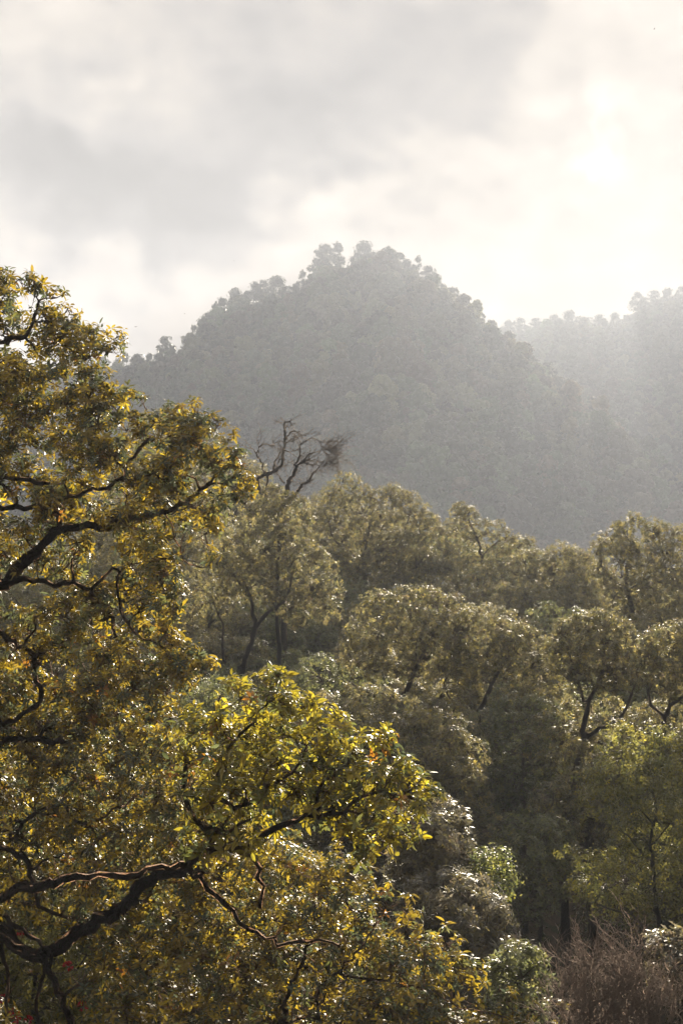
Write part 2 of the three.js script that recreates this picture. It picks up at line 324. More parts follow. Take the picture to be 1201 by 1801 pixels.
const crestRow = [[215, 622, 30, 34, 2], [243, 624, 30, 32, 0], [265, 624, 24, 30, 2], [368, 552, 34, 52, 1], [392, 528, 40, 52, 0], [420, 510, 40, 50, 2], [446, 497, 42, 50, 1], [465, 496, 34, 46, 0], [518, 500, 28, 40, 1], [625, 446, 26, 44, 1], [680, 434, 40, 48, 1], [705, 447, 36, 46, 0], [720, 458, 30, 40, 2], [755, 470, 34, 46, 0], [772, 486, 34, 46, 2], [795, 508, 38, 46, 1], [815, 528, 34, 44, 0], [865, 566, 34, 40, 0], [890, 586, 36, 40, 2], [925, 612, 36, 40, 1], [960, 640, 36, 40, 0], [1000, 668, 38, 42, 2], [1040, 700, 38, 42, 1], [1080, 732, 40, 42, 0], [1120, 760, 40, 42, 2], [180, 628, 30, 32, 1], [150, 626, 30, 34, 0]].sort((a, b) => a[0] - b[0]);
const leftN = crestRow.filter(c => c[0] < 620).length;
crestRow.forEach(([px, py, w, h, k], i) => crestTree(px, py, w, h, hillRidge, i < leftN ? `hazy crest tree on the hill, ${ORD[leftN - 1 - i]} small one left of the summit` : `hazy crest tree on the hill, ${ORD[i - leftN]} small one down the right slope`, G1, k));
for (const [px, py, w, h, k, label] of [[1122, 516, 34, 40, 0, 'rounded tree where the far ridge steps up at right'], [1004, 547, 38, 40, 2, 'broad crown in the middle of the far ridge skyline'], [1056, 554, 34, 36, 1, 'narrower crown before the step of the far ridge skyline']]) crestTree(px, py, w, h, farRidge, label, G2, k);
[[890, 566, 30, 32, 2], [915, 562, 34, 34, 0], [945, 560, 34, 34, 1], [975, 554, 32, 34, 2], [1030, 560, 30, 30, 0], [1085, 552, 30, 34, 2], [1150, 513, 34, 36, 1], [1175, 510, 34, 36, 2], [1200, 506, 34, 36, 0]].forEach(([px, py, w, h, k], i) => crestTree(px, py, w, h, farRidge, `pale small tree on the far ridge skyline, ${ORD[i]} from its left end`, G2, k));

// ---------------------------------------------------------------- leafy trees
const inside = (poly, x, y) => { let c = false; for (let i = 0, j = poly.length - 1; i < poly.length; j = i++) { const [xi, yi] = poly[i], [xj, yj] = poly[j]; if ((yi > y) !== (yj > y) && x < (xj - xi) * (y - yi) / (yj - yi) + xi) c = !c; } return c; };
const edgeDist = (poly, x, y) => { let m = 1e9; for (let i = 0, j = poly.length - 1; i < poly.length; j = i++) { const [ax, ay] = poly[j], [bx, by] = poly[i], dx = bx - ax, dy = by - ay, t = Math.max(0, Math.min(1, ((x - ax) * dx + (y - ay) * dy) / (dx * dx + dy * dy))); m = Math.min(m, Math.hypot(x - ax - dx * t, y - ay - dy * t)); } return m; };
const edgeOpen = (line, x, y) => { let m = 1e9; for (let i = 1; i < line.length; i++) { const [ax, ay] = line[i - 1], [bx, by] = line[i], dx = bx - ax, dy = by - ay, t = Math.max(0, Math.min(1, ((x - ax) * dx + (y - ay) * dy) / (dx * dx + dy * dy || 1))); m = Math.min(m, Math.hypot(x - ax - dx * t, y - ay - dy * t)); } return m; };
/* o: name, label, category, seed, depth, foot [px, depth offset], limbs [{p: [[px, py, offset]...], r: [r0, r1], kind}], poly or blob, clump size in px, thickness (m), holes, whorls, colours, density */
function leafyTree(o) {
  const R = rng(o.seed), mpp = 2 * TAN / 1801 * o.depth;
  const f = P(o.foot[0], 1100, o.depth + (o.foot[1] ?? 0)), base = V3(f.x, ground(f.x, f.z) - .15, f.z);
  const t = thing(o.name, o.label, o.category ?? 'tree', base, o.group);
  const at = (px, py, off = 0) => P(px, py, o.depth + off).sub(base);
  const nodes = [], wob = o.wobble ?? .06, twigs = new Tubes();
  const nearest = (q, low = .35) => { let best = null, bd = 1e9; for (const n of nodes) { const d = n.p.distanceTo(q) + low * Math.max(0, n.p.y - q.y); if (d < bd) { bd = d; best = n; } } return [best, bd]; };
  const limb = (pts, r0, r1, name, join, sides) => {
    let q = pts.slice();
    if (join && nodes.length) { const [n, d] = nearest(q[0], .1); if (n && d > .03) { if (d > 1.2) q.unshift(n.p.clone(), n.p.clone().lerp(q[0], .5).add(V3(0, .12 * d, (R() - .5) * .3 * d))); else q.unshift(n.p.clone()); } }
    const path = crooked(q, o.step ?? .22, wob, R), tb = new Tubes();
    tb.add(path, path.map((_, i) => lerp(r0, r1, Math.pow(i / (path.length - 1), .8))), sides ?? 8, .5);
    path.forEach((p, i) => nodes.push({ p, r: lerp(r0, r1, i / (path.length - 1)) }));
    part(name, tb.geometry(), o.bark, t);
    if (o.stubs) path.forEach((p, i) => {                        // short side shoots and broken stubs along the limb
      if (i < 2 || R() > o.stubs) return;
      const e = V3(R() - .5, R() - .25, R() - .5).normalize(), len = lerp(.12, .55, R() * R()), a = p.clone().addScaledVector(e, len * .5).add(V3((R() - .5) * .08, (R() - .5) * .08, 0)), rr = lerp(.006, .014, R());
      twigs.add([p, a, a.clone().addScaledVector(e.add(V3(R() - .5, R() - .3, R() - .5)).normalize(), len * .5)], [rr, rr * .8, rr * .45], 4);
    });
  };
  // the trunk stands on the ground
  (o.limbs ?? []).forEach((l, i) => {
    const pts = l.p.map(([x, y, z]) => at(x, y, z ?? (l.off ?? 0) + .25 * N2(x * .02, y * .02 + o.seed)));
    if (i === 0) pts.unshift(V3(0, 0, 0));
    limb(pts, l.r[0], l.r[1], i === 0 ? 'trunk' : 'limb', i > 0, l.r[0] > .1 ? 10 : 7);
  });
  // clumps of leaves
  const clumps = [];
  const cr = o.clump;
  const xs = o.poly.map(v => v[0]), ys = o.poly.map(v => v[1]), x0 = Math.min(...xs), x1 = Math.max(...xs), y0 = Math.min(...ys), y1 = Math.max(...ys);
  for (let tries = 0; tries < (o.tries ?? 2600); tries++) {
    const x = lerp(x0, x1, R()), y = lerp(y0, y1, R()); if (!inside(o.poly, x, y)) continue;
    const e = edgeDist(o.poly, x, y), rp = cr * lerp(...(o.sizes ?? [.6, 1.15]), R()); if (e < rp * .72) { if (R() > (o.ragged ?? .3) || e < rp * .35) continue; }
    if ((o.holes ?? []).some(([hx, hy, hw, hh, keep]) => ((x - hx) / hw) ** 2 + ((y - hy) / hh) ** 2 < 1 && R() > (keep ?? .1))) continue;
    const half = o.thick * .5 * Math.min(1, .25 + e / (cr * 3.2)), z = (R() * 2 - 1) * half;
    if (o.reveal && z < .5 && R() < o.reveal && o.limbs.some((l, i) => i && edgeOpen(l.p, x, y) < l.r[0] / mpp + rp * .75)) continue;
    const c = at(x, y, z), r = rp * mpp * (e < rp * .72 ? .6 : 1);
    if (clumps.some(k => k.c.distanceTo(c) < (k.r + r) * (o.pack ?? .62))) continue;
    clumps.push({ c, r });
    if (clumps.length >= (o.most ?? 400)) break;
  }
  for (const [x, y, r, z] of o.tips ?? []) clumps.push({ c: at(x, y, z ?? (R() - .5) * o.thick * .5), r: r * mpp });
  // nearer clumps get their branch first, so that later ones can grow on from it
  clumps.forEach(k => { k.d = nearest(k.c)[1]; }); clumps.sort((a, b) => a.d - b.d);
  const lists = o.whorls.map(() => []), up = V3(0, 1, 0), m = new THREE.Matrix4(), Y = V3(0, 1, 0), dir = V3();
  const cols = o.colours, tot = cols.reduce((s, c) => s + c[0], 0);
  const pick = (bias) => { let v = R() * tot; for (const c of cols) if ((v -= c[0]) <= 0) return c; return cols[0]; };
  for (const k of clumps) {
    const [n] = nearest(k.c, .5), d = n.p.distanceTo(k.c);
    const path = crooked([n.p.clone(), n.p.clone().lerp(k.c, .5).add(V3((R() - .5) * .3 * d, (R() - .35) * .25 * d, (R() - .5) * .3 * d)), k.c.clone()], o.step ? o.step * .8 : .16, wob * .7, R);
    const r0 = Math.min(n.r * .75, o.branch * (.6 + .5 * d / (k.r + .3))), r1 = Math.min(r0 * .6, o.branch * .3);
    const own = path.map((p, i) => ({ p, r: lerp(r0, r1, i / path.length) }));
    if (d > .05) { const tb = new Tubes(); tb.add(path, own.map(q => q.r), 5, .2); part('branch', tb.geometry(), o.bark, t); }
    nodes.push(...own.slice(Math.floor(own.length * .4)));
    const nW = Math.max(3, Math.round(o.density * k.r * k.r / (o.size * o.size) * lerp(.7, 1.3, R()))), nS = Math.max(2, Math.round(nW / 7)), subs = [], tone = R();
    const tips = own.slice(Math.floor(own.length * .5));
    for (let s = 0; s < nS; s++) {
      dir.set(R() - .5, R() - .36, R() - .5).normalize(); const q = k.c.clone().addScaledVector(dir, k.r * lerp(.3, .65, R())); q.y -= 0; 
      const b = tips[R() * tips.length | 0].p, mid = b.clone().lerp(q, .5).add(V3((R() - .5), (R() - .4), (R() - .5)).multiplyScalar(k.r * .2));
      twigs.add([b, mid, q], [o.twig * 1.6, o.twig * 1.25, o.twig], 3); subs.push(q);
    }
    for (let w = 0; w < nW; w++) {
      dir.set(R() - .5, (R() - .3) * .9, R() - .5).normalize();
      const q = k.c.clone().addScaledVector(dir, k.r * lerp(o.shell ?? .5, 1.08, Math.sqrt(R())));
      let sb = subs[0], bd = 1e9; for (const s of subs) { const dd = s.distanceToSquared(q); if (dd < bd) { bd = dd; sb = s; } }
      const grow = q.clone().sub(sb); if (grow.lengthSq() < 1e-4) grow.set(0, .1, 0); grow.normalize();
      const ax = grow.multiplyScalar(.8).addScaledVector(dir, .5).addScaledVector(up, o.lift ?? .7).add(V3(R() - .5, R() - .5, R() - .5).multiplyScalar(.5)).normalize();
      if (o.fine) twigs.add([sb, sb.clone().lerp(q, .55).add(V3(0, -.02, 0)), q], [o.twig, o.twig * .8, o.twig * .55], 3);
      const sc = o.size * lerp(.75, 1.2, R()), c = pick(), v = lerp(.75, 1.3, R()) * lerp(.85, 1.15, tone);
      m.compose(q, new THREE.Quaternion().setFromUnitVectors(Y, ax).multiply(new THREE.Quaternion().setFromAxisAngle(Y, R() * 6.283)), V3(sc, sc, sc));
      lists[R() * lists.length | 0].push({ m: m.clone(), c: [c[1] * v, c[2] * v, c[3] * v], d: -(q.z + base.z), x: (q.x + base.x) / -(q.z + base.z), y: q.y });
    }
  }
  if (!twigs.empty) part('twigs', twigs.geometry(), o.bark, t, 'stuff');
  // the leaves that show largest are leaves of their own
  if (o.single) {
    const flat = []; lists.forEach((l, k) => l.forEach(e => { if (e.x > -.195 && e.x < .195) flat.push([e, k]); }));
    flat.sort((a, b) => a[0].d - b[0].d);
    let left = o.single; const gone = new Set();
    for (const [e, k] of flat) {
      const w = o.whorls[k]; if (left < w.mats.length) break; left -= w.mats.length; gone.add(e);
      w.mats.forEach((lm, i) => {
        const key = Math.floor(R() * 8), lmMat = (o.leafMats ??= {})[key] ??= (() => { const mm = o.leaf.clone(); mm.vertexColors = false; mm.color.setRGB(e.c[0] * w.tints[i][0], e.c[1] * w.tints[i][1], e.c[2] * w.tints[i][2]); return mm; })();
        const s = part('leaf', w.leaf, lmMat, t); s.applyMatrix4(m.multiplyMatrices(e.m, lm));
      });
    }
    lists.forEach((l, k) => { lists[k] = l.filter(e => !gone.has(e)); });
  }
  const cc = new THREE.Color();
  lists.forEach((l, k) => {
    if (!l.length) return;
    const im = new THREE.InstancedMesh(o.whorls[k].g, o.leaf, l.length); im.name = 'foliage'; im.userData = { kind: 'stuff' };
    l.forEach((e, i) => { im.setMatrixAt(i, e.m); im.setColorAt(i, cc.setRGB(...e.c)); }); t.add(im);
  });
    o.made = { t, base, nodes, clumps };
  return t;
}
const OLIVE = [[4.5, .24, .178, .022], [3, .11, .115, .04], [2.5, .32, .24, .022], [2.5, .075, .092, .05], [.15, .26, .12, .02]];
const YELLOW = [[5, .26, .222, .024], [3, .135, .145, .04], [3, .36, .3, .028], [1, .08, .1, .05], [.2, .28, .13, .02]];
const SAGE = [[5, .185, .168, .08], [3, .13, .13, .068], [2, .245, .21, .09], [1, .15, .125, .08]];
const FERN = [[5, .15, .16, .07], [3, .115, .13, .062], [1, .2, .19, .08]];
const SILVER = [[5, .13, .115, .075], [3, .095, .09, .06], [1, .16, .13, .085]];
const LIME = [[5, .215, .205, .055], [3, .135, .142, .05], [2, .27, .24, .055]];

// ---- foreground rhododendrons
const oval = (cx, cy, rx, ry, seed = 1, n = 22, bump = .14) => Array.from({ length: n }, (_, i) => { const a = i / n * 6.283, k = 1 + bump * N2(seed * 3.7 + Math.cos(a) * 1.6, Math.sin(a) * 1.6); return [cx + Math.cos(a) * rx * k, cy + Math.sin(a) * ry * k]; });
leafyTree({
  name: 'rhododendron_tree', label: 'tall golden-leaved rhododendron filling the left edge, reaching up into the sky', seed: 21, depth: 33, foot: [-330, 0], bark: bark.red, leaf: M.near, whorls: W_near, lift: 1.0, colours: OLIVE, size: 1.0, density: 135, branch: .032, twig: .009, fine: true, stubs: .45, step: .14, clump: 36, thick: 2.5, single: 300, tries: 12000, most: 520, pack: .52, reveal: .75,
  limbs: [
    { p: [[-320, 1500], [-260, 1250], [-200, 1080], [-170, 900], [-150, 700], [-120, 560]], r: [.26, .05] },
    { p: [[-60, 1075, -.5], [0, 1030, -.6], [50, 985, -.6], [95, 940, -.6], [125, 925, -.6], [180, 925, -.5], [235, 910, -.4], [280, 902, -.3], [330, 880, -.1], [370, 850, .2]], r: [.15, .035] },
    { p: [[107, 930, -.6], [107, 890, -.6], [102, 870, -.5], [80, 850, -.4], [45, 847, -.3], [0, 837, -.1]], r: [.075, .04] },
    { p: [[112, 878, -.5], [150, 865, -.6], [190, 855, -.7], [220, 835, -.7], [235, 800, -.6], [262, 770, -.3]], r: [.05, .025] },
    { p: [[-40, 900, .2], [0, 895, 0], [60, 892, -.3], [105, 905, -.5]], r: [.05, .045] },
    { p: [[10, 1024, -.6], [30, 1020, -.7], [70, 1018, -.7], [100, 1030, -.7], [125, 1022, -.6], [150, 1037, -.6], [190, 1075, -.5], [205, 1120, -.3]], r: [.07, .03] },
    { p: [[-60, 625, 0], [0, 603, -.4], [25, 598, -.5], [45, 590, -.5], [57, 572, -.5], [70, 530, -.3]], r: [.075, .025] },
    { p: [[-40, 1095, -.2], [0, 1115, -.6], [30, 1135, -.7], [55, 1145, -.7], [62, 1190, -.8], [75, 1235, -.8], [30, 1262, -.7], [0, 1282, -.5]], r: [.06, .04] },
    { p: [[-60, 1305, -.3], [0, 1300, -.7], [50, 1302, -.8], [105, 1303, -.8], [130, 1318, -.6]], r: [.07, .045] },
    { p: [[205, 1000, -.2], [212, 1060, -.3], [235, 1110, -.2], [290, 1140, 0]], r: [.035, .02] },
    { p: [[290, 900, -.2], [315, 960, -.3], [325, 985, -.3], [355, 1000, -.2]], r: [.022, .012] },
  ],
  poly: [[-280, 500], [-60, 455], [5, 475], [60, 492], [115, 530], [135, 575], [205, 572], [205, 625], [185, 655], [240, 690], [255, 722], [340, 710], [405, 755], [440, 850], [430, 895], [385, 925], [388, 990], [342, 1000], [325, 1060], [330, 1110], [375, 1165], [365, 1205], [300, 1240], [100, 1330], [-280, 1330]],
  holes: [[40, 1045, 60, 45, .12], [150, 985, 60, 30, .35], [330, 950, 40, 40, .3], [20, 870, 40, 15, .3]],
  tips: [[8, 492, 18], [38, 497, 20], [68, 505, 20], [98, 522, 18], [122, 550, 20], [128, 580, 20], [160, 588, 16], [186, 584, 14], [208, 592, 12], [214, 605, 8], [196, 620, 18], [232, 692, 14], [246, 698, 8], [300, 730, 20], [345, 722, 16], [382, 742, 16], [405, 768, 16], [420, 810, 22], [430, 850, 20], [428, 885, 16], [376, 985, 14], [345, 1150, 18], [368, 1172, 14]],
});
leafyTree({
  name: 'rhododendron_tree', label: 'nearest rhododendron with bright yellow-green leaf whorls in the centre foreground', seed: 22, depth: 24, foot: [-310, .9], bark: bark.red, leaf: M.near, whorls: W_near, lift: 1.0, colours: YELLOW, size: 1.0, density: 80, branch: .028, twig: .007, fine: true, stubs: .45, step: .14, clump: 38, thick: 1.8, single: 300, tries: 7000, most: 230, pack: .62, reveal: .4,
  limbs: [
    { p: [[-300, 1900, .8], [-280, 1780, .6], [-220, 1680, .4], [-170, 1580, .4], [-140, 1480, .6]], r: [.22, .05] },
    { p: [[-150, 1640, .2], [-70, 1605, 0], [0, 1580, -.1], [50, 1560, -.1], [95, 1554, 0], [165, 1538, .2], [250, 1534, .4], [326, 1516, .3], [360, 1500, .2]], r: [.09, .045] },
    { p: [[360, 1500, 0], [370, 1490, 0], [362, 1455, -.1], [325, 1410, 0], [330, 1330, .2]], r: [.06, .025] },
    { p: [[326, 1530, -.2], [350, 1540, -.3], [385, 1580, -.4], [425, 1620, -.4], [460, 1645, -.4], [500, 1660, -.3], [550, 1652, -.2], [600, 1665, 0]], r: [.05, .02] },
    { p: [[372, 1493, 0], [400, 1492, -.3], [430, 1492, -.3], [455, 1525, -.4], [460, 1560, -.4], [458, 1595, -.3]], r: [.06, .03] },
    { p: [[430, 1490, -.2], [470, 1465, -.4], [503, 1450, -.5], [540, 1437, -.5], [577, 1430, -.5], [607, 1427, -.5], [633, 1407, -.4], [690, 1395, -.2], [730, 1405, 0]], r: [.055, .015] },
    { p: [[556, 1433, -.5], [560, 1415, -.6], [565, 1380, -.6], [593, 1360, -.6], [620, 1325, -.3]], r: [.03, .014] },
    { p: [[400, 1440, 0], [450, 1403, -.4], [480, 1377, -.5], [513, 1360, -.5], [540, 1310, -.3]], r: [.035, .014] },
    { p: [[365, 1455, -.2], [395, 1462, -.4], [418, 1462, -.4], [440, 1440, -.3]], r: [.04, .018] },
    { p: [[385, 1400, 0], [392, 1330, -.4], [425, 1290, -.4], [470, 1240, -.2]], r: [.03, .012] },
  ],
  poly: [[380, 1225], [415, 1200], [470, 1180], [505, 1195], [512, 1225], [560, 1235], [598, 1268], [618, 1292], [672, 1285], [682, 1320], [722, 1352], [772, 1400], [742, 1428], [746, 1480], [705, 1492], [640, 1515], [570, 1480], [520, 1440], [470, 1500], [330, 1520], [300, 1350], [320, 1260]],
  holes: [[500, 1435, 40, 22, .1], [400, 1400, 30, 25, .4]],
  tips: [[418, 1206, 15], [432, 1215, 18], [470, 1196, 12], [486, 1188, 14], [500, 1204, 14], [478, 1215, 16], [520, 1232, 18], [556, 1244, 18], [588, 1268, 16], [606, 1290, 18], [648, 1300, 18], [668, 1292, 14], [678, 1308, 14], [694, 1345, 20], [722, 1368, 18], [748, 1388, 16], [764, 1402, 12], [742, 1420, 18], [728, 1455, 18], [735, 1478, 12], [690, 1470, 22], [650, 1495, 18]],
});
leafyTree({
  name: 'rhododendron_tree', label: 'spreading rhododendron with thick mossy limbs across the bottom left corner', seed: 23, depth: 33, foot: [-260, .5], bark: bark.red, leaf: M.near, whorls: W_near, lift: 1.0, colours: OLIVE, size: 1.0, density: 100, branch: .032, twig: .009, fine: true, stubs: .45, step: .14, clump: 38, thick: 2.3, single: 300, tries: 16000, most: 640, pack: .58, reveal: .75,
  limbs: [
    { p: [[-240, 1800, .3], [-200, 1680, .2], [-150, 1600, 0], [-110, 1500, .2], [-90, 1380, .4]], r: [.24, .05] },
    { p: [[60, 1680, -.9], [140, 1640, -1.1], [190, 1612, -1.3], [225, 1590, -1.4], [245, 1560, -1.4], [280, 1542, -1.4], [328, 1533, -1.4]], r: [.13, .1] },
    { p: [[-60, 1470, -.2], [0, 1460, -.8], [25, 1470, -1], [40, 1450, -1], [65, 1430, -.8], [110, 1410, -.6]], r: [.055, .025] },
    { p: [[-50, 1475, -.4], [0, 1487, -.9], [35, 1505, -1.1], [55, 1530, -1.1], [65, 1575, -1.2], [75, 1597, -1.1], [120, 1615, -.8]], r: [.075, .03] },
    { p: [[-60, 1580, -.3], [0, 1605, -.9], [40, 1635, -1.2], [85, 1675, -1.2], [88, 1700, -1]], r: [.06, .03] },
    { p: [[-60, 1625, -.2], [0, 1645, -.9], [40, 1670, -1.2], [80, 1700, -1.3], [105, 1745, -1.3], [125, 1801, -1.2], [135, 1850, -1]], r: [.085, .05] },
    { p: [[80, 1700, -1.2], [75, 1725, -1.2], [65, 1770, -1.2], [75, 1810, -1]], r: [.04, .025] },
    { p: [[0, 1650, -1], [8, 1680, -1], [15, 1730, -1], [10, 1810, -.8]], r: [.04, .03] },
    { p: [[470, 1880, -.3], [500, 1801, -.8], [500, 1770, -1], [515, 1730, -1], [530, 1700, -.9], [540, 1660, -.6]], r: [.06, .025] },
    { p: [[500, 1800, -.9], [520, 1792, -1], [545, 1790, -1], [575, 1805, -.8]], r: [.035, .02] },
    { p: [[560, 1740, -.4], [600, 1705, -.8], [635, 1665, -.9], [665, 1625, -.8], [680, 1590, -.5]], r: [.03, .012] },
    { p: [[600, 1710, -.7], [690, 1730, -.8], [750, 1740, -.7], [810, 1770, -.5], [900, 1790, -.2]], r: [.03, .012] },
    { p: [[150, 1450, -.6], [200, 1425, -.9], [240, 1400, -.9], [280, 1370, -.6]], r: [.03, .014] },
  ],
  poly: [[-280, 1290], [100, 1250], [300, 1225], [345, 1300], [420, 1420], [520, 1500], [620, 1500], [700, 1560], [735, 1595], [742, 1650], [795, 1640], [830, 1680], [875, 1722], [930, 1760], [992, 1762], [1005, 1801], [1040, 1900], [-280, 1900]],
  holes: [[65, 1730, 120, 95, .02], [30, 1600, 60, 50, .25], [170, 1570, 90, 35, .4], [430, 1590, 50, 40, .55]],
});
leafyTree({
  name: 'rhododendron_tree', label: 'olive rhododendron behind the mossy-limbed one, filling its gaps at lower left', seed: 24, depth: 41, foot: [200, 0], bark: bark.red, leaf: M.near, whorls: W_near, lift: 1.0, colours: OLIVE, size: 1.05, density: 85, branch: .03, twig: .009, clump: 38, thick: 3, tries: 9000, most: 330, pack: .6,
  limbs: [
    { p: [[200, 1900], [210, 1750], [200, 1600], [190, 1450]], r: [.2, .06] },
    { p: [[205, 1700], [300, 1600], [380, 1560]], r: [.09, .04] }, { p: [[200, 1620], [100, 1520], [30, 1450]], r: [.08, .03] }, { p: [[208, 1760], [350, 1720], [520, 1700], [640, 1680]], r: [.09, .03] },
  ],
  poly: [[-140, 1330], [60, 1290], [250, 1270], [380, 1320], [480, 1440], [600, 1520], [690, 1580], [720, 1680], [780, 1760], [790, 1900], [-140, 1900]], holes: [[70, 1740, 110, 80, .1]],
});


// ---- forest on the slope across the gully
const FOREST = 'rhododendrons on the slope across the gully';
const slopeNames = [];
function slopeTree(label, depth0, foot, poly, limbs, x = {}) {
  const depth = depth0 > 60 ? 60 + (depth0 - 60) * 1.8 : depth0; if (x.short) slopeNames.push([x.short, poly.reduce((q, v) => q + v[0], 0) / poly.length, poly.reduce((q, v) => q + v[1], 0) / poly.length]);
  return leafyTree({ name: 'forest_tree', label, seed: 300 + Math.round(depth * 10 + foot), depth, foot: [foot], bark: bark.grey, leaf: M.mid, whorls: W_mid, colours: SAGE, size: 1, density: 88, branch: .05, twig: .016, clump: 35, sizes: [.4, 1.35], ragged: .7, thick: 6.5, tries: 5000, most: 110, pack: .68, shell: .5, step: .5, wobble: .1, poly, limbs, lift: .65, ...x });
}
const L = (r0, r1, ...p) => ({ p, r: [r0, r1] });
slopeTree('rounded dense tree crowning the slope, right of the bare tree', 96, 640, [[520, 905], [560, 880], [585, 840], [610, 828], [640, 850], [665, 862], [690, 848], [720, 855], [742, 880], [775, 915], [800, 960], [800, 1010], [700, 1040], [560, 1000], [500, 950]], [L(.22, .06, [645, 1040], [640, 980], [650, 920]), L(.1, .04, [645, 1000], [700, 960], [720, 910]), L(.1, .04, [640, 990], [590, 950], [570, 900])], { short: 'the dense tree right of the bare tree' });
slopeTree('tree with airy crown and gaps of haze showing through on the crest', 100, 850, [[790, 890], [812, 882], [835, 895], [848, 915], [880, 915], [912, 935], [945, 955], [930, 985], [880, 1010], [800, 1000], [770, 950]], [L(.2, .05, [850, 1030], [848, 990], [840, 950], [820, 905]), L(.08, .03, [846, 980], [880, 950], [915, 945])], { density: 95, most: 60, thick: 3, short: 'the airy crest tree' });
slopeTree('broad tree rising above the others at the right edge of the crest', 86, 1110, [[1035, 960], [1050, 935], [1085, 912], [1120, 903], [1150, 915], [1175, 925], [1230, 915], [1300, 960], [1300, 1080], [1180, 1110], [1060, 1080], [1030, 1010]], [L(.22, .06, [1110, 1130], [1108, 1060], [1100, 1020], [1110, 960]), L(.1, .04, [1105, 1040], [1060, 1000], [1055, 970]), L(.1, .04, [1105, 1035], [1150, 1010], [1180, 960])], { short: 'the broad tree at the right of the crest' });
slopeTree('low rounded tree between the airy tree and the right crest tree', 94, 970, [[890, 985], [930, 965], [985, 962], [1030, 968], [1060, 1000], [1050, 1070], [960, 1090], [890, 1060]], [L(.18, .05, [970, 1110], [968, 1060], [975, 1010])], { short: 'the low rounded crest tree' });
slopeTree('tree with forked dark trunk showing below its crown at centre left', 76, 440, [[335, 1010], [370, 960], [420, 930], [480, 925], [540, 945], [590, 985], [605, 1040], [590, 1090], [520, 1110], [470, 1075], [400, 1080], [345, 1080]], [L(.2, .08, [425, 1200], [439, 1140], [450, 1102]), L(.13, .05, [450, 1102, -.5], [446, 1080, -.5], [439, 1050, -.3], [420, 1025, 0], [400, 985, 0]), L(.14, .05, [450, 1104, -.5], [469, 1076, -.7], [486, 1068, -.7], [510, 1030, -.3], [520, 990, 0]), L(.1, .04, [400, 1170, -.3], [392, 1140, -.4], [394, 1105, -.4], [375, 1060, -.2])], { holes: [[445, 1090, 45, 45, .15]], thick: 4.5, short: 'the tree with the forked trunk' });
slopeTree('large spreading tree at the middle of the slope with a thick low fork', 68, 715, [[600, 1110], [625, 1065], [680, 1040], [740, 1030], [800, 1045], [850, 1085], [860, 1140], [820, 1180], [760, 1200], [700, 1205], [640, 1200], [590, 1170]], [L(.22, .1, [710, 1290], [705, 1245], [710, 1222]), L(.15, .05, [710, 1222, -1], [725, 1190, -1], [737, 1163, -1], [760, 1120, -.5]), L(.12, .04, [706, 1224, -1], [680, 1214, -1.2], [650, 1221, -1.2], [615, 1200, -.8]), L(.1, .04, [710, 1248, -1], [735, 1250, -1], [780, 1225, -.5])], { holes: [[700, 1215, 45, 28, .1]], short: 'the large spreading central tree' });
slopeTree('wide pale-tipped tree right of the slope centre with drooping right side', 70, 830, [[770, 1130], [800, 1090], [860, 1080], [930, 1100], [985, 1140], [1000, 1200], [990, 1270], [960, 1260], [920, 1210], [860, 1205], [800, 1220], [760, 1180]], [L(.2, .08, [815, 1330], [822, 1290], [840, 1258]), L(.14, .05, [840, 1258, -.6], [858, 1215, -.8], [872, 1190, -.8], [900, 1150, -.3]), L(.1, .04, [835, 1265, -.6], [800, 1240, -.6], [780, 1200, -.3])], { short: 'the wide tree with drooping right side' });
slopeTree('tree with a long leaning dark trunk above the gully at right', 64, 985, [[960, 1130], [1000, 1085], [1060, 1075], [1110, 1100], [1135, 1150], [1120, 1210], [1070, 1225], [1010, 1220], [970, 1190]], [L(.2, .09, [988, 1500], [992, 1460], [1002, 1400], [1016, 1335], [1030, 1292]), L(.12, .05, [1030, 1294, -.8], [1052, 1284, -.9], [1090, 1265, -.6], [1110, 1220, -.2]), L(.14, .05, [1026, 1300, -.8], [1032, 1240, -.7], [1055, 1190, -.5], [1060, 1130, 0]), L(.09, .04, [1032, 1235, -.6], [1010, 1190, -.3], [1000, 1150, 0])], { short: 'the tree with the long leaning trunk' });
slopeTree('tree at the right edge with a dark forked trunk above the yellow-green tree', 62, 1170, [[1110, 1150], [1140, 1110], [1190, 1095], [1280, 1100], [1300, 1220], [1230, 1260], [1150, 1225], [1115, 1200]], [L(.18, .08, [1165, 1340], [1166, 1290], [1168, 1258]), L(.1, .04, [1168, 1258, -.6], [1180, 1240, -.7], [1202, 1222, -.6], [1220, 1180, 0]), L(.1, .04, [1168, 1260, -.6], [1140, 1238, -.6], [1150, 1190, 0])], { short: 'the right-edge tree with forked trunk' });
slopeTree('shaded tree with drooping crown below the large spreading tree', 60, 640, [[520, 1250], [560, 1210], [640, 1200], [720, 1230], [790, 1250], [860, 1290], [850, 1380], [790, 1420], [700, 1420], [600, 1400], [520, 1340]], [L(.18, .06, [650, 1500], [655, 1420], [660, 1320]), L(.08, .03, [655, 1400], [720, 1350], [780, 1310])], { short: 'the shaded drooping tree' });
slopeTree('grey-green tree behind the tall left rhododendron, left of the forked trunk', 84, 250, [[120, 900], [200, 830], [300, 780], [400, 860], [420, 950], [380, 1050], [300, 1130], [150, 1120]], [L(.2, .06, [260, 1200], [265, 1100], [270, 950]), L(.1, .04, [265, 1060], [330, 980], [350, 900])], { thick: 6, short: 'the grey-green tree behind the left rhododendron' });
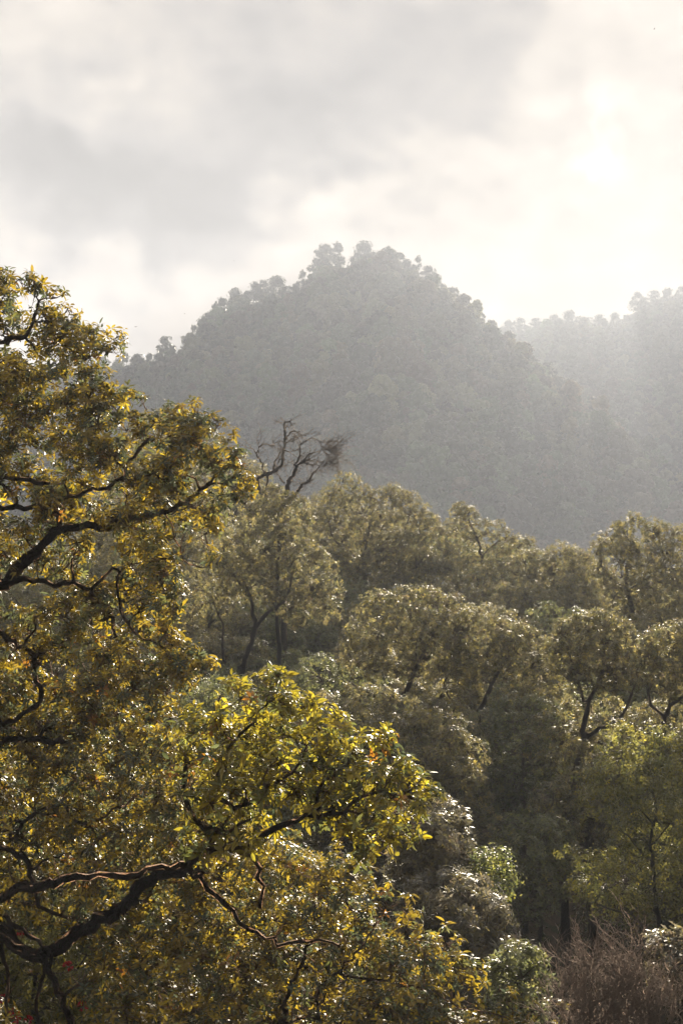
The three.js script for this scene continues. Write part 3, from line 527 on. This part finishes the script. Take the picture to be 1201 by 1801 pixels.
slopeTree('faint crown beyond the tall left rhododendron, level with the bare tree', 104, 300, [[180, 800], [240, 735], [300, 712], [360, 740], [430, 800], [520, 880], [500, 950], [300, 960], [180, 900]], [L(.2, .06, [320, 960], [322, 900], [310, 800])], { short: 'the faint crown level with the bare tree' });
slopeTree('tree seen through the gaps at the left edge', 70, 40, [[-120, 1000], [0, 940], [110, 960], [190, 1040], [230, 1150], [150, 1260], [-100, 1260]], [L(.2, .06, [40, 1350], [45, 1200], [50, 1060])], { thick: 6, short: 'the tree at the left edge' });
slopeTree('low shaded tree behind the yellow-green foreground whorls', 56, 480, [[250, 1240], [340, 1190], [430, 1195], [520, 1270], [560, 1390], [520, 1480], [380, 1500], [250, 1450]], [L(.18, .05, [430, 1560], [425, 1450], [420, 1330])], { colours: FERN, short: 'the low tree behind the foreground whorls' });
slopeTree('dark understorey tree deep in the gully', 72, 900, [[830, 1290], [900, 1270], [980, 1300], [990, 1420], [930, 1500], [850, 1480], [800, 1380]], [L(.14, .05, [905, 1560], [903, 1480], [900, 1370]), L(.05, .03, [940, 1560], [945, 1400], [940, 1290])], { colours: FERN, density: 70, most: 60, short: 'the dark gully tree' });
slopeTree('dark bushy tree at the foot of the leaning trunk', 60, 960, [[870, 1450], [930, 1420], [1010, 1450], [1020, 1560], [960, 1640], [880, 1620], [850, 1530]], [L(.1, .04, [950, 1700], [948, 1620], [945, 1520])], { colours: FERN, density: 70, most: 60, short: 'the bushy tree at the leaning trunk\'s foot' });
slopeTree('yellow-green broadleaf tree with pale slender trunk at the right edge', 52, 1155, [[1012, 1385], [1040, 1335], [1060, 1290], [1110, 1275], [1160, 1290], [1300, 1280], [1340, 1450], [1300, 1640], [1180, 1640], [1060, 1630], [985, 1570], [980, 1500], [1040, 1460], [1010, 1420]], [L(.09, .03, [1157, 1740], [1156, 1650, -1], [1152, 1560, -1.2], [1145, 1500, -1], [1150, 1430, -.6], [1140, 1340, 0]), L(.045, .015, [1150, 1645, -1.2], [1110, 1612, -1.4], [1060, 1592, -1.4], [1020, 1590, -1]), L(.045, .02, [1156, 1632, -1.2], [1190, 1606, -1.4], [1230, 1598, -1.2]), L(.035, .015, [1150, 1520, -1], [1110, 1480, -1.2], [1070, 1450, -.8]), L(.03, .012, [1146, 1450, -.8], [1110, 1400, -.8], [1090, 1350, -.4]), L(.03, .012, [1150, 1480, -1], [1190, 1420, -.8], [1210, 1360, -.3])], { bark: bark.pale, leaf: M.soft, whorls: W_soft, colours: LIME, clump: 34, density: 110, branch: .02, twig: .008, lift: .1, most: 120, thick: 4.5, holes: [[1110, 1365, 26, 18, 0], [1190, 1390, 22, 20, .1], [1030, 1480, 30, 18, .2]] });
slopeTree('silvery leaved bush tree directly behind the bright foreground whorls', 44, 770, [[690, 1450], [730, 1400], [780, 1390], [820, 1430], [835, 1500], [830, 1570], [760, 1580], [680, 1560]], [L(.1, .04, [770, 1700], [768, 1600], [765, 1500])], { colours: SILVER, density: 130, clump: 32, name: 'forest_tree' });
slopeTree('silvery bush lower down, above the right tip of the bottom rhododendron', 40, 800, [[690, 1600], [730, 1545], [800, 1530], [870, 1570], [905, 1630], [900, 1700], [830, 1730], [700, 1680]], [L(.09, .04, [800, 1800], [800, 1700], [800, 1620])], { colours: SILVER, density: 130, clump: 34 });
slopeTree('small leafy sapling with long light leaves beside the silvery bushes', 43, 865, [[815, 1520], [850, 1500], [895, 1510], [905, 1560], [870, 1600], [820, 1590]], [L(.05, .02, [865, 1680], [863, 1600], [860, 1540])], { colours: LIME.map(c => [c[0], c[1] * .8, c[2] * .9, c[3]]), leaf: M.soft, whorls: W_soft, density: 110, clump: 26, branch: .02, twig: .01, thick: 2 });
slopeTree('dark green bush left of the bare brown shrub', 35, 920, [[850, 1700], [890, 1665], [945, 1670], [965, 1730], [950, 1800], [870, 1800]], [L(.06, .03, [915, 1860], [914, 1800], [912, 1730])], { colours: FERN, clump: 32, branch: .02, twig: .01, thick: 2.2 });
slopeTree('pale green bush at the bottom right corner beside the bare brown shrub', 33, 1190, [[1130, 1700], [1150, 1650], [1190, 1640], [1290, 1650], [1290, 1790], [1190, 1760]], [L(.06, .03, [1200, 1850], [1200, 1770], [1195, 1700])], { colours: SILVER, clump: 32, branch: .02, twig: .01, thick: 2.2 });
slopeTree('fresh green flowering bush under the limbs at the bottom left corner', 37, 60, [[-120, 1560], [-20, 1540], [90, 1560], [190, 1620], [230, 1720], [200, 1860], [-120, 1860]], [L(.08, .03, [60, 1900], [62, 1800], [60, 1680]), L(.05, .02, [62, 1800], [120, 1740], [150, 1680]), L(.05, .02, [60, 1790], [10, 1720], [0, 1640])], { colours: LIME, leaf: M.soft, whorls: W_near, size: 1.0, density: 130, clump: 44, branch: .02, twig: .008, thick: 2.6, name: 'flowering_bush', category: 'bush' });


slopeTree('low leafy crown in front of the foot of the bare tree', 76, 490, oval(488, 905, 66, 44, 3, 18, .25), [L(.12, .04, [490, 990], [492, 950], [488, 900])], { most: 40, thick: 3.5 });
// ---- trees that fill the slope between the larger crowns
{
  const R = rng(77), taken = {};
  const besideLabel = (x, y, d) => {
    const near = slopeNames.map(([n, a, b]) => [n, x - a, y - b]).sort((p, q) => Math.hypot(p[1], p[2]) - Math.hypot(q[1], q[2]));
    for (const [n, dx, dy] of near.slice(0, 10)) {
      const way = Math.hypot(dx, dy) < 35 ? 'right behind' : Math.abs(dx) > 1.6 * Math.abs(dy) ? (dx < 0 ? 'left of' : 'right of') : Math.abs(dy) > 1.6 * Math.abs(dx) ? (dy < 0 ? 'just above' : 'just below') : (dy < 0 ? 'above' : 'below') + ' and ' + (dx < 0 ? 'left of' : 'right of');
      const label = `smaller leafy tree ${way} ${n}`; if (!taken[label]) { taken[label] = 1; return label; }
    }
    return 'smaller leafy tree half hidden among the larger crowns on the slope';
  };
  const spots = [];
  for (const [d, py, step] of [[112, 940, 110], [104, 1000, 105], [97, 1050, 105], [90, 1100, 110], [83, 1150, 115], [77, 1200, 120], [71, 1260, 125], [66, 1330, 135], [61, 1420, 150]])
    for (let px = -60 + R() * step; px < 1290; px += step * lerp(.8, 1.2, R())) {
      if (d > 100 && (px < 380 || px > 760) && R() < .5) continue;
      if (px > 820 && px < 1010 && py > 1380) continue;
      spots.push([d, px, py + lerp(-15, 20, R()) - (d > 100 ? 0 : 0)]);
    }
  for (const [d, px, py] of spots) {
    const crestY = 850 + Math.max(0, px - 600) * .3 + Math.max(0, 420 - px) * .1, s = 95 / d, cy = Math.max(py, crestY + 95 * s), rx = lerp(58, 80, R()) * s + 12, ry = lerp(52, 76, R()) * s + 12;
    slopeTree(besideLabel(px, cy, d), d + lerp(-2, 2, R()), px, oval(px, cy, rx, ry, px * .13, 18, .25), [L(.14, .05, [px + lerp(-8, 8, R()), cy + ry * 1.2], [px + lerp(-12, 12, R()), cy + ry * .5], [px + lerp(-12, 12, R()), cy - ry * .2])], { group: 'smaller trees filling the slope', most: 48, density: 85, thick: 4.5, colours: R() < .35 ? FERN : SAGE });
  }
}

// ---- the bare tree on the crest
{
  const D = 93, f = P(498, 1100, D), base = V3(f.x, ground(f.x, f.z) - .2, f.z), R = rng(501), q = (x, y, z = 0) => P(400 + x / 4.804, 720 + y / 4.804, D + z).sub(base);
  const t = thing('bare_tree', 'leafless twisted tree standing up above the crest against the hazy hill', 'tree', base), nodes = [];
  const lines = [
    [.2, .1, [480, 1150], [470, 980], [465, 820], [500, 690], [515, 620], [560, 545], [590, 480], [640, 445], [700, 415]],
    [.13, .05, [468, 860], [510, 770], [590, 700], [640, 630], [700, 600], [718, 545], [770, 495], [805, 440]],
    [.08, .04, [588, 485], [572, 465], [610, 400], [615, 330], [610, 260], [598, 240]],
    [.05, .025, [614, 300], [650, 275], [700, 245], [740, 250], [780, 275], [800, 330], [835, 385]],
    [.05, .03, [640, 440], [690, 380], [740, 365], [790, 350], [825, 328]],
    [.055, .03, [645, 447], [700, 465], [735, 470], [760, 438]],
    [.14, .07, [300, 760], [262, 640], [262, 582], [340, 550], [400, 520], [450, 480], [470, 440], [465, 395], [480, 330], [485, 240], [485, 170], [490, 110], [530, 105]],
    [.05, .025, [482, 325], [500, 240], [540, 190], [580, 185], [620, 215], [655, 222]],
    [.035, .02, [490, 290], [530, 265], [560, 232]],
    [.04, .02, [480, 342], [530, 357], [572, 322]],
    [.07, .035, [392, 520], [400, 450], [430, 390], [452, 350], [408, 328]],
    [.08, .06, [335, 560], [342, 600], [325, 670], [330, 760]],
    [.07, .03, [330, 545], [300, 510], [293, 450], [250, 400], [265, 340], [260, 290], [243, 255]],
    [.04, .02, [265, 318], [310, 292], [370, 300], [417, 274]],
    [.045, .02, [250, 400], [228, 350], [140, 308]],
    [.06, .03, [262, 572], [200, 540], [140, 515]],
    [.03, .015, [490, 155], [520, 150], [530, 190]],
    [.06, .03, [480, 620], [440, 570], [412, 525]],
  ];
  lines.forEach((l, i) => {
    const pts = l.slice(2).map(([x, y]) => q(x, y, 1.2 * N2(x * .006 + i * .3, y * .006))); if (!i) pts.unshift(V3(0, 0, 0));
    const path = crooked(pts, .16, .05, R), tb = new Tubes(); tb.add(path, path.map((_, k) => lerp(l[0], l[1] * .45, k / (path.length - 1)) * .95), 6, .45); part(i ? 'limb' : 'trunk', tb.geometry(), bark.dead, t);
    path.forEach((p, k) => { if (k > path.length * .25) nodes.push([p, p.clone().sub(path[Math.max(0, k - 3)]).normalize(), i]); });
  });
  const tw = new Tubes();
  const grow = (p, d, len, r, lvl) => {
    const pts = [p.clone()]; let e = d.clone();
    for (let k = 0; k < 4; k++) { e.add(V3(R() - .5, R() - .45, R() - .5).multiplyScalar(.55)).normalize(); pts.push(pts[k].clone().addScaledVector(e, len / 4)); }
    tw.add(pts, [r, r * .9, r * .75, r * .6, r * .4], 3);
    if (lvl) for (let k = 1; k < 5; k++) for (let z = 0; z < 2; z++) if (R() < .85) grow(pts[k], e.clone().add(V3(R() - .5, R() - .5, R() - .5).multiplyScalar(1.8)).normalize(), len * lerp(.4, .7, R()), r * .65, lvl - 1);
  };
  for (const [p, d, i] of nodes) { const fan = [1, 3, 4, 5].includes(i) && p.x > q(760, 400).x; if (R() < (fan ? .45 : .5)) grow(p, d.clone().add(V3(R() - .5 + (fan ? .4 : 0), R() - .5, R() - .5).multiplyScalar(1.4)).normalize(), fan ? lerp(.7, 1.5, R()) : lerp(.3, .9, R()), .017, fan ? 2 : 1); }
  part('twigs', tw.geometry(), bark.dead, t, 'stuff');
}

// ---- the bare brown shrub in the bottom right corner
{
  const D = 30, f = P(1085, 1100, D), base = V3(f.x, ground(f.x, f.z) - .1, f.z), R = rng(601);
  const t = thing('bare_shrub', 'leafless reddish-brown shrub of fine upright stems in the bottom right corner', 'shrub', base), tw = new Tubes();
  const grow = (p, d, len, r, lvl) => {
    const pts = [p.clone()]; const e = d.clone();
    for (let k = 0; k < 4; k++) { e.add(V3((R() - .5) * .9, (R() - .42) * .5, (R() - .5) * .9)).normalize(); pts.push(pts[k].clone().addScaledVector(e, len / 4)); }
    tw.add(pts, [r, r * .9, r * .75, r * .6, r * .45], 3);
    if (lvl) for (let k = 1; k < 5; k++) if (R() < .8) grow(pts[k], e.clone().add(V3(R() - .5, R() * .7 - .25, R() - .5).multiplyScalar(1.9)).normalize(), len * lerp(.45, .8, R()), r * .75, lvl - 1);
  };
  for (let i = 0; i < 34; i++) {
    const px = lerp(985, 1215, R()), top = 1662 + Math.pow(Math.abs(px - 1075) / 125, 2) * 80 + R() * 120, z = lerp(-1.2, 1.2, R());
    const tip = P(px, top, D + z).sub(base), foot = V3(tip.x * .6 + (R() - .5) * .8, 0, z * .6);
    const path = crooked([foot, foot.clone().lerp(tip, .45).add(V3((R() - .5) * .4, .1, 0)), tip], .2, .09, R), tb = new Tubes();
    tb.add(path, path.map((_, k) => lerp(.02, .008, k / (path.length - 1))), 4); part('stem', tb.geometry(), bark.stem, t);
    const n = path.length; for (let k = Math.floor(n * .2); k < n; k++) for (let z = 0; z < 2; z++) { const d = path[k].clone().sub(path[Math.max(0, k - 2)]).normalize(); grow(path[k], d.multiplyScalar(.5).add(V3(R() - .5, R() * .6 - .2, R() - .5).multiplyScalar(2.6)).normalize(), lerp(.25, .65, R()), .007, k > n * .45 ? 2 : z); }
  }
  part('twigs', tw.geometry(), bark.stem, t, 'stuff');
}

// ---- red flower trusses on the flowering bush
{
  const R = rng(701), bush = scene.getObjectByName('flowering_bush'), red = new THREE.MeshPhysicalMaterial({ color: new THREE.Color().setRGB(.55, .012, .02), roughness: .6, side: THREE.DoubleSide });
  const pos = [], ix = [];
  for (let k = 0; k < 9; k++) {          // nine open bells, five petals each
    const d = V3(R() - .5, R() - .2, R() - .5).normalize(), a = V3(.3, .2, 1).cross(d).normalize(), b = V3().crossVectors(d, a), o = d.clone().multiplyScalar(.025), n0 = pos.length / 3;
    pos.push(o.x, o.y, o.z);
    for (let s = 0; s < 10; s++) { const an = s / 10 * 6.283, r = s % 2 ? .02 : .034, h = s % 2 ? .05 : .06; pos.push(...d.clone().multiplyScalar(.025 + h).addScaledVector(a, Math.cos(an) * r).addScaledVector(b, Math.sin(an) * r).toArray()); }
    for (let s = 0; s < 10; s++) ix.push(n0, n0 + 1 + s, n0 + 1 + (s + 1) % 10);
  }
  const g = new THREE.BufferGeometry(); g.setAttribute('position', new THREE.Float32BufferAttribute(pos, 3)); g.setIndex(ix); g.computeVertexNormals();
  for (const [px, py] of [[40, 1642], [8, 1756], [28, 1792], [50, 1796], [146, 1770], [26, 1783], [120, 1700]]) { const m = part('flower', g, red, bush); m.position.copy(P(px, py, 35.3 + R() * .3).sub(bush.position)); m.rotation.set(R() * 6, R() * 6, R() * 6); m.scale.setScalar(1.35); }
}

// ---- a few birds far off in the sky
{
  const R = rng(901), feather = new THREE.MeshStandardMaterial({ color: new THREE.Color().setRGB(.05, .045, .04), roughness: .8, side: THREE.DoubleSide });
  const pos = [], ix = [], ring = [[-.13, .004], [-.09, .022], [-.02, .036], [.05, .03], [.08, .02], [.105, .021], [.125, .008]];
  ring.forEach(([z, r]) => { for (let k = 0; k < 6; k++) { const a = k / 6 * 6.283; pos.push(Math.cos(a) * r, Math.sin(a) * r * .85, z); } });
  for (let i = 0; i < ring.length - 1; i++) for (let k = 0; k < 6; k++) { const a = i * 6 + k, b = i * 6 + (k + 1) % 6; ix.push(a, b, a + 6, b, b + 6, a + 6); }
  for (const sd of [-1, 1]) {            // wings raised and swept back, and half of the tail fan
    const b = pos.length / 3; pos.push(sd * .02, .01, .05, sd * .02, .01, -.04, sd * .13, .06, .06, sd * .14, .055, -.03, sd * .27, .05, -.02, sd * .25, .05, -.05, 0, 0, -.1, sd * .03, 0, -.19, 0, 0, -.18);
    ix.push(b, b + 1, b + 2, b + 1, b + 3, b + 2, b + 2, b + 3, b + 4, b + 3, b + 5, b + 4, b + 6, b + 7, b + 8);
  }
  const g = new THREE.BufferGeometry(); g.setAttribute('position', new THREE.Float32BufferAttribute(pos, 3)); g.setIndex(ix); g.computeVertexNormals();
  for (const [px, py, label] of [[239, 575, 'tiny dark bird in the sky, lowest one, beside the tall left rhododendron'], [325, 552, 'tiny dark bird in the sky just above the round lone crest tree'], [412, 459, 'tiny dark bird in the sky left of the summit of the hill'], [1150, 51, 'tiny dark bird high in the bright top right corner of the sky']]) {
    const m = new THREE.Mesh(g, feather); m.name = numbered('bird'); m.userData = { label, category: 'bird', group: 'birds in the sky' }; m.position.copy(P(px, py, 260)); m.rotation.set((R() - .5) * .5, R() * 6.28, (R() - .5) * .9); scene.add(m);
  }
}

// ---- low growth on the ground across the gully
{
  const R = rng(801), list = [], q = new THREE.Quaternion(), Y = V3(0, 1, 0);
  for (let i = 0; i < 60000 && list.length < 42000; i++) {
    const d = lerp(14, 135, Math.sqrt(R())), x = (R() * 2 - 1) * (.24 * d + 6), n = fbm2(x * .35, d * .35, 2);
    if (n < -.28) continue;
    const h = Math.max(0, n + .3) * 1.5 * R(), z = -d;
    list.push([x, ground(x, z) + .05 + h, z, lerp(.9, 1.9, R()), R() * 6.28, R()]);
  }
  const g = new THREE.Group(); g.name = 'undergrowth'; g.userData = { kind: 'stuff', label: 'low leafy undergrowth covering the ground beneath the trees', category: 'undergrowth' }; scene.add(g);
  const m = new THREE.Matrix4(), c = new THREE.Color();
  const im = new THREE.InstancedMesh(W_soft[0].g, M.soft, list.length); im.name = 'foliage'; im.userData = { kind: 'stuff' };
  list.forEach(([x, y, z, s, a, t], i) => { q.setFromEuler(new THREE.Euler((t - .5) * 1.2, a, ((t * 7) % 1 - .5) * 1.2)); im.setMatrixAt(i, m.compose(V3(x, y, z), q, V3(s, s, s))); im.setColorAt(i, c.setRGB(lerp(.05, .1, t), lerp(.06, .1, (t * 3) % 1), .03)); });
  g.add(im);
}
scene.traverse(o => { if (o.isMesh) { o.castShadow = true; o.receiveShadow = true; } });
renderer.render(scene, camera);
